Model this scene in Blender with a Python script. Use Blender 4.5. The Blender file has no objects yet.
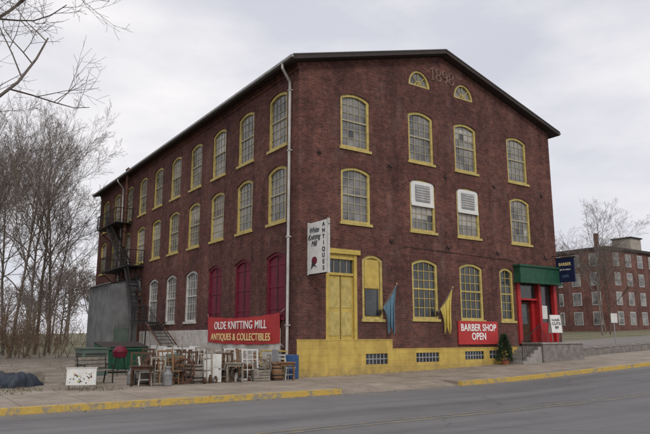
import bpy, math, random
from mathutils import Vector, Matrix
from mathutils.geometry import tessellate_polygon
random.seed(7)
R=math.radians
scene=bpy.context.scene
# ------------------------------------------------------------------ materials
def newmat(name):
    m=bpy.data.materials.new(name); m.use_nodes=True
    nt=m.node_tree; b=nt.nodes['Principled BSDF']; return m,nt,b
def rgba(c,k=1.0): return (min(c[0]*k,1),min(c[1]*k,1),min(c[2]*k,1),1)
def mat(name,col,rough=.75,scale=3.0,lo=.72,hi=1.15,bump=.15,col2=None,spec=.3,metal=0,detail=8):
    m,nt,b=newmat(name); N=nt.nodes; L=nt.links
    tc=N.new('ShaderNodeTexCoord')
    n=N.new('ShaderNodeTexNoise'); n.inputs['Scale'].default_value=scale; n.inputs['Detail'].default_value=detail
    n.inputs['Roughness'].default_value=.65
    L.new(tc.outputs['Object'],n.inputs['Vector'])
    cr=N.new('ShaderNodeValToRGB'); cr.color_ramp.elements[0].position=.3; cr.color_ramp.elements[1].position=.7
    cr.color_ramp.elements[0].color=rgba(col2 if col2 else col,lo if not col2 else 1)
    cr.color_ramp.elements[1].color=rgba(col,hi if not col2 else 1)
    L.new(n.outputs['Fac'],cr.inputs['Fac']); L.new(cr.outputs['Color'],b.inputs['Base Color'])
    b.inputs['Roughness'].default_value=rough; b.inputs['Specular IOR Level'].default_value=spec
    b.inputs['Metallic'].default_value=metal
    if bump:
        n2=N.new('ShaderNodeTexNoise'); n2.inputs['Scale'].default_value=scale*8; n2.inputs['Detail'].default_value=4
        L.new(tc.outputs['Object'],n2.inputs['Vector'])
        bp=N.new('ShaderNodeBump'); bp.inputs['Strength'].default_value=bump; bp.inputs['Distance'].default_value=.02
        L.new(n2.outputs['Fac'],bp.inputs['Height']); L.new(bp.outputs['Normal'],b.inputs['Normal'])
    return m
def mix(nt,a,b,f,mode='MIX'):
    n=nt.nodes.new('ShaderNodeMix'); n.data_type='RGBA'; n.blend_type=mode
    for s,v in ((n.inputs[0],f),(n.inputs[6],a),(n.inputs[7],b)):
        if hasattr(v,'links'): nt.links.new(v,s)
        else: s.default_value=v
    return n.outputs[2]
def noise(nt,vec,scale,detail=6,rough=.6):
    n=nt.nodes.new('ShaderNodeTexNoise'); n.inputs['Scale'].default_value=scale
    n.inputs['Detail'].default_value=detail; n.inputs['Roughness'].default_value=rough
    if vec is not None: nt.links.new(vec,n.inputs['Vector'])
    return n.outputs['Fac']
def ramp(nt,fac,p0,p1,c0=(0,0,0,1),c1=(1,1,1,1)):
    n=nt.nodes.new('ShaderNodeValToRGB'); e=n.color_ramp.elements
    e[0].position=p0;e[1].position=p1;e[0].color=c0;e[1].color=c1
    nt.links.new(fac,n.inputs['Fac']); return n.outputs['Color']
def brickmat(name,c1=(.185,.068,.053),c2=(.088,.035,.032),mortar=(.20,.135,.115),bw=.215,rh=.075,stain=True):
    m,nt,b=newmat(name); N=nt.nodes;L=nt.links
    tc=N.new('ShaderNodeTexCoord'); sp=N.new('ShaderNodeSeparateXYZ'); L.new(tc.outputs['Object'],sp.inputs[0])
    ad=N.new('ShaderNodeMath'); ad.operation='ADD'; L.new(sp.outputs[0],ad.inputs[0]); L.new(sp.outputs[1],ad.inputs[1])
    cb=N.new('ShaderNodeCombineXYZ'); L.new(ad.outputs[0],cb.inputs[0]); L.new(sp.outputs[2],cb.inputs[1])
    br=N.new('ShaderNodeTexBrick'); L.new(cb.outputs[0],br.inputs['Vector'])
    br.inputs['Scale'].default_value=1; br.inputs['Brick Width'].default_value=bw; br.inputs['Row Height'].default_value=rh
    br.inputs['Mortar Size'].default_value=.009; br.inputs['Mortar Smooth'].default_value=.2; br.inputs['Bias'].default_value=-.1
    br.inputs['Color1'].default_value=(*c1,1); br.inputs['Color2'].default_value=(*c2,1); br.inputs['Mortar'].default_value=(*mortar,1)
    col=br.outputs['Color']
    if stain:
        n1=ramp(nt,noise(nt,tc.outputs['Object'],.35,8,.65),.35,.7,(.60,.6,.62,1),(1.24,1.2,1.15,1))
        col=mix(nt,col,n1,1.0,'MULTIPLY')
        mp=N.new('ShaderNodeMapping'); mp.inputs['Scale'].default_value=(1.6,1.6,.12); L.new(tc.outputs['Object'],mp.inputs['Vector'])
        n2=ramp(nt,noise(nt,mp.outputs[0],1.0,6,.6),.42,.72,(1,1,1,1),(.48,.48,.50,1))
        col=mix(nt,col,n2,.75,'MULTIPLY')
        n4=ramp(nt,noise(nt,cb.outputs[0],3.2,5,.8),.40,.62,(.62,.60,.62,1),(1.12,1.1,1.1,1))
        col=mix(nt,col,n4,.9,'MULTIPLY')
        n3=ramp(nt,noise(nt,tc.outputs['Object'],5,6,.7),.56,.8,(0,0,0,1),(1,1,1,1))
        col=mix(nt,col,(.28,.18,.15,1),mix(nt,(0,0,0,1),n3,.4))
        # lime bloom and repointed patches, and grime low on the wall
        mp3=N.new('ShaderNodeMapping'); mp3.inputs['Scale'].default_value=(.7,.7,.3); mp3.inputs['Location'].default_value=(5,2,9); L.new(tc.outputs['Object'],mp3.inputs['Vector'])
        n5=ramp(nt,noise(nt,mp3.outputs[0],1.0,9,.72),.54,.72,(0,0,0,1),(1,1,1,1))
        col=mix(nt,col,(.27,.19,.17,1),mix(nt,(0,0,0,1),n5,.32))
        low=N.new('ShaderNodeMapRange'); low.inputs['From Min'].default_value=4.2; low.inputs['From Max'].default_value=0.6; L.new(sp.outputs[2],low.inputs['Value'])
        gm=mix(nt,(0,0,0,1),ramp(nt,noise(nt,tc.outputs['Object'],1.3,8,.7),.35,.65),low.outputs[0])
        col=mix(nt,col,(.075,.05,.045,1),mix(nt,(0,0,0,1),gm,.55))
    L.new(col,b.inputs['Base Color']); b.inputs['Roughness'].default_value=.88; b.inputs['Specular IOR Level'].default_value=.2
    bp=N.new('ShaderNodeBump'); bp.inputs['Strength'].default_value=.5; bp.inputs['Distance'].default_value=.01; bp.invert=True
    L.new(br.outputs['Fac'],bp.inputs['Height']); L.new(bp.outputs['Normal'],b.inputs['Normal'])
    return m
def paintedblock(name):
    m,nt,b=newmat(name); N=nt.nodes;L=nt.links; tc=N.new('ShaderNodeTexCoord'); o=tc.outputs['Object']
    sp=N.new('ShaderNodeSeparateXYZ'); L.new(o,sp.inputs[0]); cb=N.new('ShaderNodeCombineXYZ')
    ad=N.new('ShaderNodeMath'); ad.operation='ADD'; L.new(sp.outputs[0],ad.inputs[0]); L.new(sp.outputs[1],ad.inputs[1])
    L.new(ad.outputs[0],cb.inputs[0]); L.new(sp.outputs[2],cb.inputs[1])
    c=mix(nt,(.42,.29,.07,1),(.58,.415,.10,1),ramp(nt,noise(nt,o,1.3,9,.7),.35,.62))
    mp=N.new('ShaderNodeMapping'); mp.inputs['Scale'].default_value=(3,3,.35); L.new(o,mp.inputs['Vector'])
    c=mix(nt,c,ramp(nt,noise(nt,mp.outputs[0],1,6,.6),.45,.75,(1,1,1,1),(.68,.66,.62,1)),.8,'MULTIPLY')
    low=N.new('ShaderNodeMapRange'); low.inputs['From Min'].default_value=.55; low.inputs['From Max'].default_value=.0; L.new(sp.outputs[2],low.inputs['Value'])
    g=mix(nt,(0,0,0,1),ramp(nt,noise(nt,o,4,7,.7),.35,.6),low.outputs[0]); c=mix(nt,c,(.17,.13,.09,1),mix(nt,(0,0,0,1),g,.7))
    c=mix(nt,c,(.20,.15,.12,1),ramp(nt,noise(nt,o,7,7,.8),.66,.70))
    L.new(c,b.inputs['Base Color']); b.inputs['Roughness'].default_value=.75
    br=N.new('ShaderNodeTexBrick'); L.new(cb.outputs[0],br.inputs['Vector']); br.inputs['Scale'].default_value=1; br.inputs['Brick Width'].default_value=.55; br.inputs['Row Height'].default_value=.27; br.inputs['Mortar Size'].default_value=.018
    bp=N.new('ShaderNodeBump'); bp.inputs['Strength'].default_value=.7; bp.inputs['Distance'].default_value=.02; bp.invert=True
    L.new(br.outputs['Fac'],bp.inputs['Height'])
    bp2=N.new('ShaderNodeBump'); bp2.inputs['Strength'].default_value=.5; bp2.inputs['Distance'].default_value=.02; L.new(noise(nt,o,6,5,.6),bp2.inputs['Height']); L.new(bp.outputs['Normal'],bp2.inputs['Normal'])
    L.new(bp2.outputs['Normal'],b.inputs['Normal']); return m
M={}
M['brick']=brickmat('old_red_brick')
M['arch']=brickmat('arch_brick',(.12,.04,.034),(.058,.024,.023),(.13,.085,.075),bw=.085,rh=.22,stain=False)
M['brickbg']=brickmat('distant_brick',(.26,.12,.10),(.20,.09,.075),stain=True)
M['yellow']=mat('yellow_paint',(.55,.40,.10),.6,2.5,.68,1.1,.1)
M['yellowf']=mat('frame_yellow',(.52,.41,.14),.55,4,.62,1.12,.05)
M['yellowwall']=paintedblock('painted_block_yellow')
M['white']=mat('white_paint',(.70,.70,.68),.5,3,.82,1.05,.05)
M['dullwhite']=mat('weathered_white',(.55,.54,.51),.7,3,.6,1.1,.15)
M['whitewash']=mat('whitewashed_stone',(.66,.64,.60),.85,1.6,1,1,.5,col2=(.30,.26,.23))
M['maroon']=mat('maroon_shutter',(.15,.012,.03),.55,3,.7,1.15,.1)
def glassmat(name,c0,c1,r=.12,sc=.9):
    m,nt,b=newmat(name); N=nt.nodes;L=nt.links
    tc=N.new('ShaderNodeTexCoord')
    f=noise(nt,tc.outputs['Object'],sc,4,.6); L.new(ramp(nt,f,.38,.62,(*c0,1),(*c1,1)),b.inputs['Base Color'])
    b.inputs['Roughness'].default_value=r; b.inputs['Specular IOR Level'].default_value=.7
    bp=N.new('ShaderNodeBump'); bp.inputs['Strength'].default_value=.35; bp.inputs['Distance'].default_value=.02
    L.new(noise(nt,tc.outputs['Object'],3,2,.5),bp.inputs['Height']); L.new(bp.outputs['Normal'],b.inputs['Normal'])
    return m
M['glass']=glassmat('old_window_glass',(.06,.06,.064),(.24,.23,.215))
M['glassl']=glassmat('glass_with_blind',(.26,.25,.22),(.40,.38,.34),.2,1.5)
M['glassd']=glassmat('dark_glass',(.012,.014,.018),(.05,.055,.06))
M['muntin']=mat('muntin_paint',(.38,.34,.24),.6,6,.8,1.1,0)
M['roof']=mat('dark_roofing',(.05,.045,.045),.85,2)
M['trim']=mat('dark_trim',(.045,.035,.033),.7,3)
M['drip']=mat('drip_edge',(.10,.09,.09),.6,3)
M['gutter']=mat('grey_gutter',(.30,.30,.31),.45,3)
M['pipe']=mat('downspout_paint',(.50,.48,.46),.5,2)
M['iron']=mat('black_iron',(.022,.02,.02),.6,8)
M['rust']=mat('rusty_iron',(.10,.045,.03),.8,6,.5,1.3)
M['galv']=mat('galvanised_sheet',(.20,.205,.21),.5,1.2,.6,1.2,.05,metal=.2)
M['green']=mat('dark_green_paint',(.02,.085,.05),.5,3)
M['red']=mat('bright_red_paint',(.38,.022,.025),.5,3,.8,1.1,.05)
M['banner']=mat('red_banner',(.44,.04,.04),.6,1.5,.8,1.1,.05)
M['wood']=mat('brown_wood',(.20,.11,.055),.7,5,.55,1.3)
M['woodg']=mat('grey_wood',(.24,.21,.175),.85,5,.55,1.25)
M['woodd']=mat('dark_wood',(.07,.035,.02),.6,5,.6,1.3)
M['blue']=mat('blue_plastic',(.03,.08,.20),.45,4)
M['tarp']=mat('dark_blue_tarp',(.028,.035,.05),.55,3,.4,1.7,.5)
M['tarpg']=mat('grey_tarp',(.06,.06,.06),.6,3,.4,1.7,.5)
M['navy']=mat('navy_sign',(.012,.018,.06),.5,3)
M['flagb']=mat('blue_flag_cloth',(.13,.23,.31),.85,3,.75,1.15)
M['flagy']=mat('yellow_flag_cloth',(.62,.50,.13),.85,3,.75,1.15)
M['stone']=mat('grey_stone',(.22,.20,.185),.9,4,.55,1.25,.5)
M['concrete']=mat('concrete_step',(.30,.28,.26),.9,3,.7,1.15,.3)
M['tan']=mat('tan_siding',(.36,.32,.27),.8,2)
M['brownroof']=mat('brown_shingle',(.11,.075,.06),.9,6)
M['bark']=mat('tree_bark',(.15,.12,.098),.95,4,.5,1.35,.4)
M['bark2']=mat('tree_bark_grey',(.175,.145,.127),.95,4,.5,1.35,.4)
M['brush']=mat('dry_brush',(.20,.14,.095),.95,3,.5,1.35,.2)
M['evergreen']=mat('evergreen_needles',(.035,.06,.028),.9,6,.5,1.5)
M['cab']=mat('green_grey_cabinet',(.09,.125,.105),.55,2)
M['clay']=mat('terracotta',(.30,.11,.06),.85,5)
M['steel']=mat('milkcan_steel',(.25,.25,.25),.5,4,.6,1.2,.1,metal=.4)
M['text_y']=mat('sign_yellow_text',(.78,.66,.30),.6,3,.95,1.05,0)
M['text_w']=mat('sign_white_text',(.80,.80,.78),.6,3,.95,1.05,0)
M['text_k']=mat('sign_dark_text',(.03,.03,.04),.6,3,.95,1.05,0)
M['datestone']=mat('date_brick',(.26,.17,.14),.85,6)
M['leafg']=mat('painted_leaves',(.07,.13,.05),.8,14,.5,1.5,0)
def groundmat():
    m,nt,b=newmat('dry_grass_ground'); L=nt.links; tc=nt.nodes.new('ShaderNodeTexCoord'); o=tc.outputs['Object']
    c=mix(nt,(.085,.10,.04,1),(.21,.17,.11,1),ramp(nt,noise(nt,o,.25,8,.7),.38,.62))
    c=mix(nt,c,(.06,.055,.035,1),mix(nt,(0,0,0,1),ramp(nt,noise(nt,o,9,5,.7),.45,.75),.6))
    L.new(c,b.inputs['Base Color']); b.inputs['Roughness'].default_value=.95
    bp=nt.nodes.new('ShaderNodeBump'); bp.inputs['Strength'].default_value=.6; bp.inputs['Distance'].default_value=.05
    L.new(noise(nt,o,14,5,.7),bp.inputs['Height']); L.new(bp.outputs['Normal'],b.inputs['Normal']); return m
def lotmat():
    m,nt,b=newmat('gravel_dirt'); L=nt.links; tc=nt.nodes.new('ShaderNodeTexCoord'); o=tc.outputs['Object']
    c=mix(nt,(.14,.11,.085,1),(.29,.25,.205,1),ramp(nt,noise(nt,o,.8,8,.7),.35,.65))
    c=mix(nt,c,(.08,.09,.04,1),ramp(nt,noise(nt,o,.5,7,.7),.56,.66))
    c=mix(nt,c,(.35,.32,.29,1),mix(nt,(0,0,0,1),ramp(nt,noise(nt,o,30,3,.7),.58,.7),.5))
    L.new(c,b.inputs['Base Color']); b.inputs['Roughness'].default_value=.95; return m
def asphalt():
    m,nt,b=newmat('worn_asphalt'); L=nt.links; N=nt.nodes; tc=N.new('ShaderNodeTexCoord'); o=tc.outputs['Object']
    mp=N.new('ShaderNodeMapping'); mp.inputs['Scale'].default_value=(.05,.8,1); L.new(o,mp.inputs['Vector'])
    c=mix(nt,(.12,.118,.123,1),(.185,.18,.183,1),ramp(nt,noise(nt,mp.outputs[0],1.0,6,.6),.35,.65))
    c=mix(nt,c,(.085,.083,.085,1),mix(nt,(0,0,0,1),ramp(nt,noise(nt,o,.35,7,.65),.5,.7),.5))
    g=ramp(nt,noise(nt,o,45,3,.8),.35,.7,(.74,.74,.74,1),(1.25,1.25,1.25,1)); c=mix(nt,c,g,1,'MULTIPLY')
    nn=N.new('ShaderNodeTexNoise'); nn.inputs['Scale'].default_value=1.2; nn.inputs['Detail'].default_value=5; L.new(o,nn.inputs['Vector'])
    mp2=N.new('ShaderNodeMapping'); mp2.inputs['Scale'].default_value=(.5,1.2,1); L.new(o,mp2.inputs['Vector'])
    wv=mix(nt,mp2.outputs[0],nn.outputs['Color'],.3)
    v=N.new('ShaderNodeTexVoronoi'); v.feature='DISTANCE_TO_EDGE'; v.inputs['Scale'].default_value=.3; L.new(wv,v.inputs['Vector'])
    ck=ramp(nt,v.outputs['Distance'],.002,.007,(1,1,1,1),(0,0,0,1))
    c=mix(nt,c,(.06,.059,.06,1),mix(nt,(0,0,0,1),ck,.4))
    # sand and grit swept to the gutter beside the kerb
    sp=N.new('ShaderNodeSeparateXYZ'); L.new(o,sp.inputs[0]); mr=N.new('ShaderNodeMapRange'); mr.inputs['From Min'].default_value=-6.3; mr.inputs['From Max'].default_value=-5.3; L.new(sp.outputs[1],mr.inputs['Value'])
    gm=mix(nt,(0,0,0,1),ramp(nt,noise(nt,o,2.5,7,.7),.3,.6),mr.outputs[0]); c=mix(nt,c,(.22,.195,.16,1),mix(nt,(0,0,0,1),gm,.75))
    L.new(c,b.inputs['Base Color']); b.inputs['Roughness'].default_value=.82; b.inputs['Specular IOR Level'].default_value=.3
    bp=N.new('ShaderNodeBump'); bp.inputs['Strength'].default_value=.3; bp.inputs['Distance'].default_value=.01
    L.new(noise(nt,o,60,3,.7),bp.inputs['Height']); L.new(bp.outputs['Normal'],b.inputs['Normal']); return m
def worn(name,col,under,thr=.5):
    m,nt,b=newmat(name); L=nt.links; tc=nt.nodes.new('ShaderNodeTexCoord'); o=tc.outputs['Object']
    f=ramp(nt,noise(nt,o,3.5,8,.75),thr-.05,thr+.06)
    c=mix(nt,(*col,1),(*under,1),f); c=mix(nt,c,ramp(nt,noise(nt,o,25,4,.7),.3,.7,(.75,.75,.75,1),(1.1,1.1,1.1,1)),1,'MULTIPLY')
    L.new(c,b.inputs['Base Color']); b.inputs['Roughness'].default_value=.8; return m
def walkmat():
    m,nt,b=newmat('sidewalk_concrete'); L=nt.links; N=nt.nodes; tc=N.new('ShaderNodeTexCoord'); o=tc.outputs['Object']
    br=N.new('ShaderNodeTexBrick'); br.offset=0; L.new(o,br.inputs['Vector']); br.inputs['Scale'].default_value=1
    br.inputs['Brick Width'].default_value=1.5; br.inputs['Row Height'].default_value=1.5; br.inputs['Mortar Size'].default_value=.012
    br.inputs['Color1'].default_value=(.33,.285,.24,1); br.inputs['Color2'].default_value=(.28,.24,.20,1); br.inputs['Mortar'].default_value=(.12,.10,.08,1)
    c=mix(nt,br.outputs['Color'],ramp(nt,noise(nt,o,.9,8,.7),.32,.68,(.62,.58,.54,1),(1.12,1.1,1.08,1)),1,'MULTIPLY')
    c=mix(nt,c,(.14,.11,.08,1),mix(nt,(0,0,0,1),ramp(nt,noise(nt,o,2.3,8,.75),.55,.7),.6))
    L.new(c,b.inputs['Base Color']); b.inputs['Roughness'].default_value=.9
    bp=N.new('ShaderNodeBump'); bp.inputs['Strength'].default_value=.3; bp.inputs['Distance'].default_value=.01
    L.new(noise(nt,o,30,4,.7),bp.inputs['Height']); L.new(bp.outputs['Normal'],b.inputs['Normal']); return m
M['ground']=groundmat(); M['lot']=lotmat(); M['asphalt']=asphalt(); M['walk']=walkmat()
M['kerb']=worn('yellow_kerb_paint',(.52,.35,.075),(.27,.24,.19),.54)
M['line']=worn('worn_yellow_line',(.27,.23,.13),(.155,.15,.145),.46)
# ------------------------------------------------------------------ mesh builder
class MB:
    def __init__(s): s.v=[];s.f=[];s.m=[];s.ms=[]
    def mi(s,k):
        if k not in s.ms: s.ms.append(k)
        return s.ms.index(k)
    def face(s,pts,k):
        n=len(s.v); s.v+= [tuple(p) for p in pts]; s.f.append(tuple(range(n,n+len(pts)))); s.m.append(s.mi(k))
    def box(s,x0,x1,y0,y1,z0,z1,k,P=None):
        c=[(x0,y0,z0),(x1,y0,z0),(x1,y1,z0),(x0,y1,z0),(x0,y0,z1),(x1,y0,z1),(x1,y1,z1),(x0,y1,z1)]
        if P: c=[P(*q) for q in c]
        n=len(s.v); s.v+=c; i=s.mi(k)
        for f in ((0,3,2,1),(4,5,6,7),(0,1,5,4),(1,2,6,5),(2,3,7,6),(3,0,4,7)):
            s.f.append(tuple(n+q for q in f)); s.m.append(i)
    def tube(s,path,rad,n,k,cap=True):
        path=[Vector(p) for p in path]
        if not isinstance(rad,(list,tuple)): rad=[rad]*len(path)
        base=len(s.v); i=s.mi(k)
        for j,p in enumerate(path):
            d=(path[min(j+1,len(path)-1)]-path[max(j-1,0)]).normalized()
            a=d.cross(Vector((0,0,1)) if abs(d.z)<.9 else Vector((1,0,0))).normalized(); b=d.cross(a)
            for q in range(n):
                an=2*math.pi*q/n; s.v.append(tuple(p+(a*math.cos(an)+b*math.sin(an))*rad[j]))
        for j in range(len(path)-1):
            for q in range(n):
                a0=base+j*n+q;a1=base+j*n+(q+1)%n
                s.f.append((a0,a1,a1+n,a0+n)); s.m.append(i)
        if cap:
            s.f.append(tuple(base+q for q in range(n))[::-1]); s.m.append(i)
            s.f.append(tuple(base+(len(path)-1)*n+q for q in range(n))); s.m.append(i)
    def beam(s,p0,p1,w,k): s.tube([p0,p1],w*.7,4,k)
    def lathe(s,prof,n,k,c=(0,0,0)):
        base=len(s.v); i=s.mi(k)
        for r,z in prof:
            for q in range(n):
                an=2*math.pi*q/n; s.v.append((c[0]+r*math.cos(an),c[1]+r*math.sin(an),c[2]+z))
        for j in range(len(prof)-1):
            for q in range(n):
                a0=base+j*n+q;a1=base+j*n+(q+1)%n
                s.f.append((a0,a1,a1+n,a0+n)); s.m.append(i)
        s.f.append(tuple(base+(len(prof)-1)*n+q for q in range(n))); s.m.append(i)
    def build(s,name,parent=None,loc=None,rot=None,smooth=False,scale=None):
        me=bpy.data.meshes.new(name); me.from_pydata(s.v,[],s.f)
        for k in s.ms: me.materials.append(M[k])
        me.polygons.foreach_set('material_index',s.m)
        if smooth: me.polygons.foreach_set('use_smooth',[True]*len(s.f))
        me.update(); o=bpy.data.objects.new(name,me); scene.collection.objects.link(o)
        if parent: o.parent=parent
        if loc: o.location=loc
        if rot is not None: o.rotation_euler=rot if isinstance(rot,(tuple,list)) else (0,0,rot)
        if scale: o.scale=(scale,)*3 if not isinstance(scale,tuple) else scale
        return o
def empty(name,loc=(0,0,0)):
    e=bpy.data.objects.new(name,None); scene.collection.objects.link(e); e.location=loc; e.empty_display_size=.3; return e
def text(name,body,size,loc,rot,k,parent,bold=.012,sx=1.0,align='CENTER',shear=0,ls=1.0,cs=1.0):
    c=bpy.data.curves.new(name,'FONT'); c.body=body; c.size=size; c.align_x=align; c.align_y='CENTER'
    c.extrude=.006; c.offset=bold*size; c.shear=shear; c.space_line=ls; c.space_character=cs
    c.materials.append(M[k]); o=bpy.data.objects.new(name,c); scene.collection.objects.link(o)
    o.location=loc; o.rotation_euler=rot; o.scale=(sx,1,1); o.parent=parent; return o
RG=(R(90),0,0); RL=(R(90),0,R(-90))
# ------------------------------------------------------------------ ground
def gz(s):
    if s<=0: return 0.0
    if s<10: return .00175*s*s
    if s<110: return .175+.035*(s-10)
    return 3.675
def gt(t):
    if t<=-5.2: return -.14
    if t>=-4.2: return 0
    return -.14*(-4.2-t)/1.0
S=[-700,-400,-200,-100,-60,-40]+list(range(-39,121))+[150,220,400,700]
T=[-500,-200,-80,-40,-25,-20,-16.5,-11,-5.2,-4.2,0,10,20,30,45,60,90,140,250,500,900]
def sheet(name,ss,tt,zf,k,parent=None):
    mb=MB()
    v=[(s,t,zf(s,t)) for t in tt for s in ss]; n=len(ss)
    mb.v=v; i=mb.mi(k)
    for a in range(len(tt)-1):
        for b in range(n-1):
            mb.f.append((a*n+b,a*n+b+1,(a+1)*n+b+1,(a+1)*n+b)); mb.m.append(i)
    return mb.build(name,parent)
sheet('ground',S,T,lambda s,t:gz(s)+gt(t)-.004,'ground')
rs=[-300,-100,-40]+list(range(-39,121))+[200,400]
sheet('road',rs,[-16.5,-11,-5.2],lambda s,t:gz(s)-.134,'asphalt')
for i,t in enumerate((-10.72,-10.98)):
    sheet('centre_line',[x for x in rs if -100<=x<=120],[t-.055,t+.055],lambda s,t:gz(s)-.129,'line')
def rng(a,b):
    return [a]+[x for x in range(math.ceil(a+.01),math.ceil(b-.01))]+[b]
def strip(name,s0,s1,t0,t1,h,k):
    ss=rng(s0,s1); mb=MB()
    for a,b in zip(ss[:-1],ss[1:]):
        za,zb=gz(a)+h,gz(b)+h
        mb.face([(a,t0,za),(b,t0,zb),(b,t1,zb),(a,t1,za)],k)
        mb.face([(a,t0,za-.3),(b,t0,zb-.3),(b,t0,zb),(a,t0,za)],k)
        mb.face([(a,t1,za-.3),(b,t1,zb-.3),(b,t1,zb),(a,t1,za)],k)
    for a in (s0,s1):
        z=gz(a)+h; mb.face([(a,t0,z-.3),(a,t1,z-.3),(a,t1,z),(a,t0,z)],k)
    return mb.build(name)
strip('sidewalk',-60,-1.7,-5.1,-1.9,.012,'walk')
strip('sidewalk',3.5,60,-5.1,-.02,.012,'walk')
sheet('driveway_apron',rng(-1.7,3.5),[-5.2,-4.2,-1.9],lambda s,t:gz(s)+gt(t)+.006,'walk')
sheet('gravel_lot',rng(-16,3.5),[-1.9,0,.0+.01],lambda s,t:gz(s)+.004,'walk')
sheet('gravel_yard',rng(-16,-.02),[.01,10,20,30,40],lambda s,t:.006,'lot')
strip('kerb',-60,-1.7,-5.3,-5.1,.016,'kerb')
strip('kerb',3.5,60,-5.3,-5.1,.016,'kerb')
sheet('parking_lot',rng(19,90),[2,8,14],lambda s,t:gz(s)+.004,'asphalt')
# ------------------------------------------------------------------ mill building
LW=31.2; GW=16.9; EV=13.1; PK=15.6
mill=empty('brick_mill_building')
PG=lambda a,z,d:(a,-d,z)
PL=lambda a,z,d:(-d,a,z)
def arch(a,z0,z1,w,rise=.2,n=8):
    zs=z1-rise; pts=[(a-w/2,z0),(a+w/2,z0)]
    for i in range(n+1):
        x=w/2-w*i/n; pts.append((a+x,zs+rise*(1-(2*x/w)**2)))
    return pts
def halfround(a,z0,r,n=14):
    return [(a+r*math.cos(math.pi*i/n),z0+r*1.15*math.sin(math.pi*i/n)) for i in range(n+1)]
def wallholes(mb,P,outer,holes,k,d=0,depth=.22,kr=None):
    loops=[[Vector((p[0],p[1],0)) for p in outer]]+[[Vector((p[0],p[1],0)) for p in h] for h in holes]
    flat=[p for l in loops for p in l]
    base=len(mb.v); mb.v+=[P(p.x,p.y,d) for p in flat]; i=mb.mi(k)
    for t in tessellate_polygon(loops):
        mb.f.append(tuple(base+q for q in t)); mb.m.append(i)
    for h in holes:
        for p,q in zip(h,h[1:]+h[:1]):
            mb.face([P(*p,d),P(*q,d),P(*q,d-depth),P(*p,d-depth)],kr or k)
def ring(mb,P,o,inn,d0,d1,k):
    n=len(o)
    for i in range(n):
        j=(i+1)%n
        mb.face([P(*o[i],d1),P(*o[j],d1),P(*inn[j],d1),P(*inn[i],d1)],k)
        mb.face([P(*inn[i],d0),P(*inn[j],d0),P(*inn[j],d1),P(*inn[i],d1)],k)
        mb.face([P(*o[i],d0),P(*o[j],d0),P(*o[j],d1),P(*o[i],d1)],k)
wins=MB(); wr=random.Random(77)
def window(P,a,z0,z1,w,fk='yellowf',mk='muntin',gk='glass',nv=4,nh=6,kind='sash',off=0):
    mb=wins; rise=.2; fw=.13
    o=arch(a,z0,z1,w,rise); inn=arch(a,z0+fw*.8,z1-fw,w-2*fw,rise*.8)
    ring(mb,P,o,inn,-.2,-.045,fk)
    if kind=='shutter':
        mb.face([P(*p,-.12) for p in inn],fk)
        mb.box(a-.02,a+.02,z0+.1,z1-.2,-.119,-.09,'trim',P)
        for i in range(3):
            zz=z0+.35+i*(z1-z0-.9)/2; mb.box(a-w/2+fw+.004,a+w/2-fw-.004,zz,zz+.1,-.118,-.098,fk,P)
    else:
        mb.face([P(*p,-.13+off) for p in inn],gk)
        zm=(z0+z1)/2; x0=a-w/2+fw;x1=a+w/2-fw
        if gk=='glass':
            q=wr.random()
            if q<.35:
                zb=zm+(z1-zm)*wr.uniform(-.6,.4); mb.box(x0+.01,x1-.01,zb,z1-fw-.19,-.129,-.124,'glassl',P)
            elif q<.5: mb.box(x0+.01,x1-.01,z0+fw,zm-.04,-.129,-.124,'glassl',P)
            for _ in range(wr.choice([0,1,1,2])):
                i=wr.randrange(nv); j=wr.randrange(nh-1); pw=(x1-x0)/nv; ph=(z1-z0-fw*1.8)/nh
                mb.box(x0+pw*i+.01,x0+pw*(i+1)-.01,z0+fw*.8+ph*j+.01,z0+fw*.8+ph*(j+1)-.01,-.123,-.12,wr.choice(['glassd','glassl','glassd']),P)
        if gk!='yellow': mb.box(x0,x1,zm-.035,zm+.035,-.14,-.075,fk if fk!='yellowf' else mk,P)
        if gk!='yellow':
            for i in range(1,nv):
                x=x0+(x1-x0)*i/nv; mb.box(x-.014,x+.014,z0+fw*.8,z1-fw-.02,-.119,-.1,mk,P)
            for i in range(1,nh):
                if i==nh/2: continue
                z=z0+fw*.8+(z1-z0-fw*1.8)*i/nh; mb.box(x0,x1,z-.014,z+.014,-.118,-.103,mk,P)
    mb.box(a-w/2-.07,a+w/2+.07,z0-.11,z0+.003,-.19,.06,fk,P)
    oo=arch(a,z0,z1+.34,w+.3,rise*1.25)[2:]; ii=arch(a,z0,z1,w,rise)[2:]
    for i in range(len(oo)-1):
        mb.face([P(*ii[i],.014),P(*oo[i],.014),P(*oo[i+1],.014),P(*ii[i+1],.014)],'arch')
        mb.face([P(*oo[i],.014),P(*oo[i+1],.014),P(*oo[i+1],-.01),P(*oo[i],-.01)],'arch')
Z3=(9.75,12.3); Z2=(6.4,8.9); Z1=(2.35,5.1)
W=1.62
cols=[2.95,6.92,10.0,14.0]
gh=[]
for c in cols: gh.append(arch(c,*Z3,W)); gh.append(arch(c,*Z2,W))
for c in cols[1:3]: gh.append(arch(c,*Z1,W))
gh.append(arch(12.6,2.35,5.05,1.05)); gh.append(arch(3.82,2.3,5.08,1.15)) 
gh.append([(1.35,1.45),(2.95,1.45),(2.95,5.0),(1.35,5.0)])
gh.append([(13.45,1.25),(16.35,1.25),(16.35,4.45),(13.45,4.45)])
for c in (6.92,10.0): gh.append(halfround(c,13.62,.72))
walls=MB()
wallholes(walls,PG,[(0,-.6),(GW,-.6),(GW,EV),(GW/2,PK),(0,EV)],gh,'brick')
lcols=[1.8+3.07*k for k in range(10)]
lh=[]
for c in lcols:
    for z in (Z3,Z2,Z1): lh.append(arch(c,*z,W))
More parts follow.
